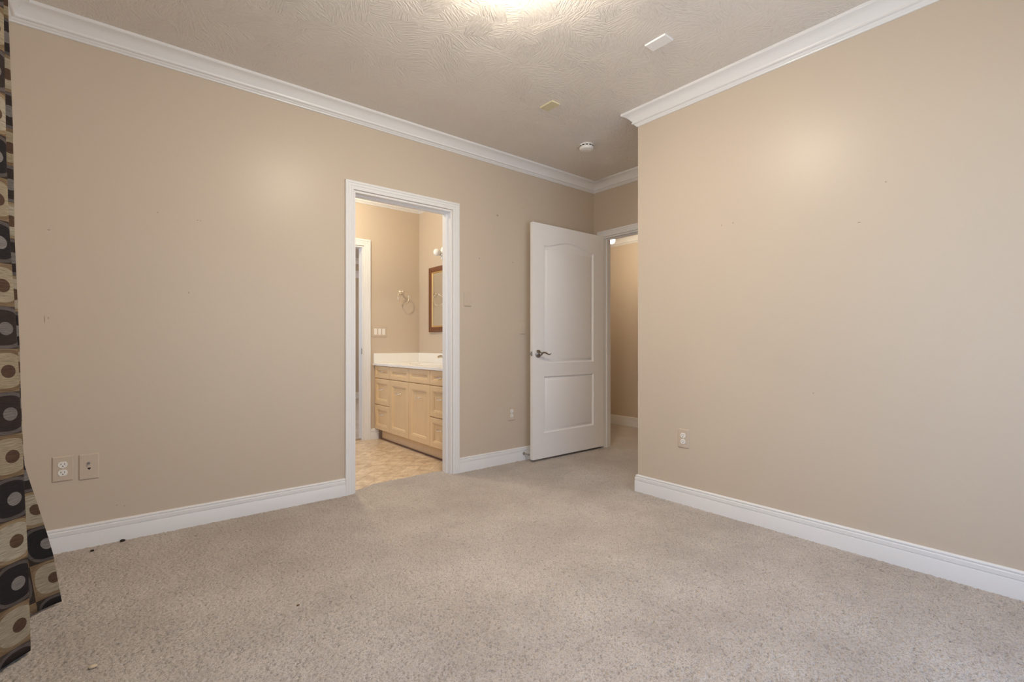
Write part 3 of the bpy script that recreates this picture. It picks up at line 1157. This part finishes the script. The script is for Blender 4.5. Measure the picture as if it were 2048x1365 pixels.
# ------------------------------------------------------------------ curtain
def curtain():
    bm = BM()
    uvl = bm.loops.layers.uv.new('UVMap')
    # plan of the folds at the hem (x, y, fold): fold 0 = hangs straight, 1 = follows the ridge nearest
    # the camera, 2 = follows the leading edge
    pts = [(-.33, 1.22, 0), (-.285, 1.30, 0), (-.35, 1.39, 0), (-.29, 1.49, 0), (-.355, 1.60, 0), (-.285, 1.71, 0),
           (-.355, 1.82, 0), (-.30, 1.92, .2), (-.325, 1.985, .5), (-.325, 2.045, .8), (-.285, 2.110, 1), (-.245, 2.160, 1),
           (-.2215, 2.190, 1), (-.245, 2.205, 1), (-.300, 2.245, .9), (-.335, 2.30, .7), (-.335, 2.37, 1.2),
           (-.300, 2.425, 1.6), (-.252, 2.470, 1.9), (-.208, 2.507, 2), (-.170, 2.530, 2)]
    RZ = [0, .11, .337, .5, .661, .822, .982, 1.158, 1.379, 1.615, 1.851, 2.087, 2.4]
    RX = [-.2215, -.224, -.229, -.235, -.240, -.246, -.251, -.260, -.271, -.277, -.280, -.283, -.286]
    EZ = [0, .216, .416, .543, .608, .795, 1.072, 1.348, 1.807, 2.079, 2.26, 2.4]
    EX = [-.170, -.198, -.242, -.272, -.276, -.282, -.287, -.298, -.303, -.311, -.316, -.318]

    def smooth_pts(k):
        out = []
        P = [(p[0], p[1], p[2]) for p in pts]
        for i in range(len(P) - 1):
            p0, p1, p2, p3 = P[max(i - 1, 0)], P[i], P[i + 1], P[min(i + 2, len(P) - 1)]
            for j in range(k):
                t_ = j / k
                out.append(tuple(0.5 * (2 * b + (c - a) * t_ + (2 * a - 5 * b + 4 * c - d) * t_ ** 2 +
                                        (-a + 3 * b - 3 * c + d) * t_ ** 3) for a, b, c, d in zip(p0, p1, p2, p3)))
        out.append(P[-1])
        return out
    sp = smooth_pts(6)
    zs = [0.010, 0.03, .08, .14, .20, .27, .34, .41, .48, .55, .62, .70, .8, .9, 1.0, 1.2, 1.4, 1.6, 1.8, 2.0, 2.2, 2.34]
    arc = [0.0]
    for a, b in zip(sp, sp[1:]):
        arc.append(arc[-1] + math.hypot(b[0] - a[0], b[1] - a[1]))
    ridge = min(range(len(sp)), key=lambda i: abs(sp[i][1] - 2.190) + abs(sp[i][0] + .2215))
    cells = []
    for v_ in arc:                       # fabric repeat: 0.134 m squares
        if v_ <= arc[ridge]:
            cells.append(40.8 + (v_ - arc[ridge]) / .134)
        else:
            cells.append(40.8 + (v_ - arc[ridge]) / (arc[-1] - arc[ridge]) * 3.82)
    grid = []
    for z in zs:
        row = []
        dr = float(np.interp(z, RZ, RX)) + .2215
        de = float(np.interp(z, EZ, EX)) + .170
        for (xb, y, fo) in sp:
            x = xb + (dr * fo if fo <= 1 else dr + (de - dr) * (fo - 1))
            if x < -.355:                                          # stays clear of the wall
                x = -.355 - .035 * math.tanh((-.355 - x) / .05)
            row.append(bm.verts.new((x, y, z)))
        grid.append(row)
    cell = 0.134
    for i in range(len(zs) - 1):
        for j in range(len(sp) - 1):
            f = bm.faces.new((grid[i][j], grid[i][j + 1], grid[i + 1][j + 1], grid[i + 1][j]))
            f.smooth = True
            for lp_, (ii, jj) in zip(f.loops, ((i, j), (i, j + 1), (i + 1, j + 1), (i + 1, j))):
                lp_[uvl].uv = (cells[jj], (zs[ii] - 0.012) / cell + 0.74)
    me = bpy.data.meshes.new('curtain')
    bm.to_mesh(me)
    bm.free()
    me.materials.append(M['curtain'])
    o = bpy.data.objects.new('curtain', me)
    COL.objects.link(o)
    s_ = o.modifiers.new('thickness', 'SOLIDIFY')
    s_.thickness = 0.003
    s_.offset = -1
    tag(o, 'full length dark brown and beige curtain with a circle pattern at the left edge', 'curtain')


curtain()
t = thing('curtain_rod', 'dark metal curtain rod above the window wall', 'curtain rod', (-.325, 1.3, 2.352))
bm = BM()
add_tube(bm, [(-.325, -.05, 2.352), (-.325, 2.62, 2.352)], .012, 14)
obj('rod', bm, M['nickel'], t, smooth=60)
for y in (-.05, 2.62):
    bm = BM()
    add_lathe(bm, [(0, -.02), (.016, -.014), (.022, 0), (.016, .014), (0, .02)], Matrix.Translation((-.325, y, 2.352)), 16)
    obj('finial', bm, M['nickel'], t, smooth=60)
for y in (.0, 2.58):
    bm = BM()
    add_tube(bm, [(XS, y, 2.352), (-.325, y, 2.352)], .007, 10)
    obj('bracket', bm, M['nickel'], t, smooth=60)

# ------------------------------------------------------------------ vanity
XV = 2.133                                # face frame plane
VY0, VY1 = 3.376, 4.916
t = van = thing('vanity_cabinet', 'light maple bathroom vanity with moulded doors and drawers under a white top', 'cabinet',
                (2.39, 4.146, ZV))
bm = BM()
add_box(bm, XV, XV + .018, VY0, VY1, 0.098, 0.775)
add_box(bm, XV + .018, XB2 - .002, VY0, VY0 + .016, 0.098, 0.775)
add_box(bm, XV + .018, XB2 - .002, VY1 - .016, VY1, 0.098, 0.775)
add_box(bm, XV + .018, XB2 - .002, VY0 + .016, VY1 - .016, 0.098, 0.114)
add_box(bm, XB2 - .010, XB2 - .002, VY0 + .016, VY1 - .016, 0.114, 0.775)
obj('body', bm, M['maple'], van)
bm = BM()
add_box(bm, XV + 0.048, XB2 - .002, VY0 + .002, VY1 - 0.045, ZV, 0.098)
obj('toe_kick', bm, M['maple'], van)
bm = BM()
add_box(bm, XV + .036, XV + .048, VY0 + 0.02, VY1 - .045, ZV, ZV + .010)
obj('shoe_strip', bm, M['walnut'], van)
FP = [(0, 0), (.003, -.0045), (.008, -.0035), (.012, -.006), (.017, -.0135), (.019, -.0140)]
EDGE = [(0, -.006), (.002, -.002), (.006, 0)]


def front(kind, y0, y1, z0, z1, handle_z=None, st=0.045):
    """y1 = left end seen from the room"""
    w, h = y1 - y0, z1 - z0
    bm = BM()
    add_molded_slab(bm, w, h, 0.018, [[(st, st), (w - st, st), (w - st, h - st), (st, h - st)]], FP,
                    lambda a, b, v: (XV - 0.018 - v, y1 - a, z0 + b), EDGE)
    f = obj(kind, bm, M['maple'], van)
    if handle_z is not None:
        c = (y0 + y1) / 2
        bm = BM()
        x = XV - .018 + .007
        pts = []
        for i in range(13):
            s_ = -1 + 2 * i / 12
            pts.append((x - .004 - .026 * (1 - s_ ** 4), c + s_ * .048, handle_z - .004 * (1 - s_ * s_)))
        add_tube(bm, pts, [.0034 + .002 * abs(-1 + 2 * i / 12) for i in range(13)], 8)
        obj('pull_handle', bm, M['chrome'], f, smooth=60)


Z3, Z2, Z1, Z0 = .772, .640, .363, .101
for y0, y1 in ((4.561, 4.912), (3.380, 3.734)):
    front('drawer', y0, y1, Z2 + .003, Z3, .716, .038)
    front('drawer', y0, y1, Z1 + .003, Z2 - .003, .53)
    front('drawer', y0, y1, Z0, Z1 - .003, .268)
for y0, y1 in ((4.145, 4.556), (3.739, 4.139)):
    front('false_drawer_front', y0, y1, Z2 + .003, Z3, None, .038)
    front('door', y0, y1, Z0, Z2 - .003, .515, .055)

# vanity top with integral basin -------------------------------------------------
SXC, SYC = 2.355, 4.19
t = ctop = thing('bathroom_countertop', 'white cultured marble vanity top with basin and backsplashes', 'countertop', (2.37, 4.1, .776))
bm = BM()
nx_, ny_ = 44, 110
x0, x1, y0, y1 = 2.096, XB2 - .001, YL + .122, YB2 - .001
g = []
for j in range(ny_ + 1):
    row = []
    for i in range(nx_ + 1):
        x = x0 + (x1 - x0) * i / nx_
        y = y0 + (y1 - y0) * j / ny_
        r = math.sqrt(((x - SXC) / .165) ** 2 + ((y - SYC) / .225) ** 2)
        z = .802
        if r < 1:
            z -= .115 * (1 - r ** 2.6) ** 0.8
        elif r < 1.25:
            z += .0035 * sin(pi * (r - 1) / .25)
        z -= .005 * max(0, 1 - i / 1.2) if i < 2 else 0
        row.append(bm.verts.new((x, y, z)))
    g.append(row)
for j in range(ny_):
    for i in range(nx_):
        bm.faces.new((g[j][i], g[j][i + 1], g[j + 1][i + 1], g[j + 1][i]))
# front edge and ends
rim = [g[j][0] for j in range(ny_ + 1)]
low = [bm.verts.new((x0 + .001, q.co.y, .776)) for q in rim]
for j in range(ny_):
    bm.faces.new((rim[j], rim[j + 1], low[j + 1], low[j]))
back = [bm.verts.new((x0 + .04, q.co.y, .776)) for q in rim]
for j in range(ny_):
    bm.faces.new((low[j], low[j + 1], back[j + 1], back[j]))
obj('counter', bm, M['counter'], ctop, smooth=40)
bm = BM()
add_box(bm, XB2 - .021, XB2 - .001, y0, YB2 - .001, .801, .904)
add_box(bm, 2.102, XB2 - .021, YB2 - .021, YB2 - .001, .801, .904)
obj('backsplash', bm, M['counter'], ctop, bevel=0.003)

# faucet ----------------------------------------------------------------------------
FX, FY = 2.590, 4.20
t = thing('faucet', 'brushed nickel single handle faucet on the white vanity top', 'faucet', (FX, FY, .8025))
bm = BM()
add_lathe(bm, [(0, 0), (.027, 0), (.027, .006), (.021, .012), (.019, .05), (.020, .085), (.017, .098), (0, .102)],
          Matrix.Translation((FX, FY, .8025)), 24)
obj('body', bm, M['brushed'], t, smooth=40)
bm = BM()
pts = [(FX - .005, FY, .850), (FX - .03, FY, .862), (FX - .06, FY, .873), (FX - .09, FY, .878), (FX - .112, FY, .875), (FX - .122, FY, .866)]
add_tube(bm, pts, [.014, .0135, .013, .0125, .012, .0105], 14)
obj('spout', bm, M['brushed'], t, smooth=60)
bm = BM()
pts = [(FX + .004, FY, .900), (FX - .015, FY, .918), (FX - .04, FY, .930), (FX - .065, FY, .934), (FX - .085, FY, .932)]
add_tube(bm, pts, [.015, .012, .008, .007, .0055], 12)
obj('handle', bm, M['brushed'], t, smooth=60)

# mirror -------------------------------------------------------------------------------
MY0, MY1, MZ0, MZ1 = 3.72, 4.662, 1.131, 1.832
t = thing('wall_mirror', 'dark wood framed mirror over the bathroom vanity', 'mirror', (XB2, 4.19, MZ0))


def mtf(a, b, v):
    return (XB2 - v, -a, b)


bm = BM()
rect = [(-MY0, MZ0), (-MY0, MZ1), (-MY1, MZ1), (-MY1, MZ0)]
add_sweep(bm, rect, [(0, .001), (0, .020), (.006, .026), (.030, .026), (.050, .020), (.054, .016), (.054, .001)], mtf, closed=True)
fr = obj('frame', bm, M['walnut'], t, smooth=25)
bm = BM()
add_sweep(bm, rect, [(.0535, .006), (.0535, .017), (.060, .017), (.068, .009), (.068, .006)], mtf, closed=True)
obj('gold_fillet', bm, M['gold'], fr)
bm = BM()
add_box(bm, XB2 - .008, XB2 - .002, MY0 + .055, MY1 - .055, MZ0 + .055, MZ1 - .055)
obj('glass', bm, M['mirror'], t)

# vanity light -------------------------------------------------------------------------
t = thing('vanity_light', 'chrome wall light with white globe bulbs above the bathroom mirror', 'wall lamp', (XB2, 4.2, 1.93))
bm = BM()
n_ = 28
A, B_ = [], []
for k, (ky, dx) in enumerate(((1, .001), (1, .012), (.9, .02), (.6, .026))):
    ring_ = []
    for i in range(n_):
        a = 2 * pi * i / n_
        ring_.append(bm.verts.new((XB2 - dx, 4.2 + .215 * (1 - (1 - ky) * .3) * cos(a), 1.935 + .055 * ky * sin(a))))
    A.append(ring_)
for a, b in zip(A, A[1:]):
    for i in range(n_):
        j = (i + 1) % n_
        bm.faces.new((a[i], a[j], b[j], b[i]))
bm.faces.new(A[0])
bm.faces.new(A[-1])
obj('backplate', bm, M['chrome'], t, smooth=50)
for gy in (4.35, 4.2, 4.05):
    bm = BM()
    mt = Matrix.Translation((XB2 - .02, gy, 1.935)) @ Matrix.Rotation(-pi / 2, 4, 'Y')
    add_lathe(bm, [(0, 0), (.016, 0), (.013, .01), (.012, .022), (.024, .030), (.027, .046), (.020, .050), (0, .050)], mt, 20)
    hol = obj('bulb_holder', bm, M['chrome'], t, smooth=50)
    bm = BM()
    add_tube(bm, [(XB2 - .035, gy, 1.93), (XB2 - .040, gy, 1.90), (XB2 - .030, gy, 1.875), (XB2 - .018, gy, 1.862)], [.011, .009, .006, .003], 10)
    obj('scroll', bm, M['chrome'], hol, smooth=60)
    bm = BM()
    bmesh.ops.create_uvsphere(bm, u_segments=24, v_segments=16, radius=.038)
    bmesh.ops.translate(bm, verts=bm.verts[:], vec=(XB2 - .102, gy, 1.952))
    obj('globe_bulb', bm, M['globe'], hol, smooth=60)

# towel ring -------------------------------------------------------------------------------
t = thing('towel_ring', 'shiny metal towel ring on the bathroom wall above the triple switch', 'towel ring', (2.418, YB2, 1.578))
bm = BM()
mt = Matrix.Translation((2.418, YB2, 1.578)) @ Matrix.Rotation(pi / 2, 4, 'X')
add_lathe(bm, [(0, 0), (.025, 0), (.025, .005), (.018, .010), (.010, .016), (.009, .045), (.012, .052), (.012, .064), (.007, .069), (0, .070)], mt, 24)
obj('post', bm, M['champagne'], t, smooth=40)
bm = BM()
add_tube(bm, [(2.418 + .006 + .066 * cos(a), YB2 - .058 + 0.004 * sin(a), 1.514 + .066 * sin(a)) for a in
              [2 * pi * i / 40 for i in range(40)]], .0055, 12, closed=True)
obj('ring', bm, M['champagne'], t, smooth=60)

# crumbs on the carpet ------------------------------------------------------------------------
def crumb(label, x, y, r, m, seed):
    bm = BM()
    bmesh.ops.create_icosphere(bm, subdivisions=2, radius=r)
    rnd = random.Random(seed)
    for v_ in bm.verts:
        v_.co *= 1 + rnd.uniform(-.22, .22)
        v_.co.x *= 1.5
        v_.co.z *= .7
    o = obj('crumb', bm, m, smooth=60)
    o.location = (x, y, r * .55)
    tag(o, label, 'crumb', 'crumbs on the carpet')


crumb('dark crumb on the carpet touching the left baseboard', 0.012, 3.140, .0075, M['crumb'], 1)
crumb('dark crumb on the carpet nearer the curtain, below the left baseboard', -0.102, 3.082, .0055, M['crumb'], 2)
crumb('pale crumb on the carpet in front of the curtain hem', -0.064, 1.97, .007, M['pale_crumb'], 3)
crumb('small brown crumb on the open carpet, left of the bathroom doorway', 0.529, 1.943, .004, M['brown_crumb'], 4)
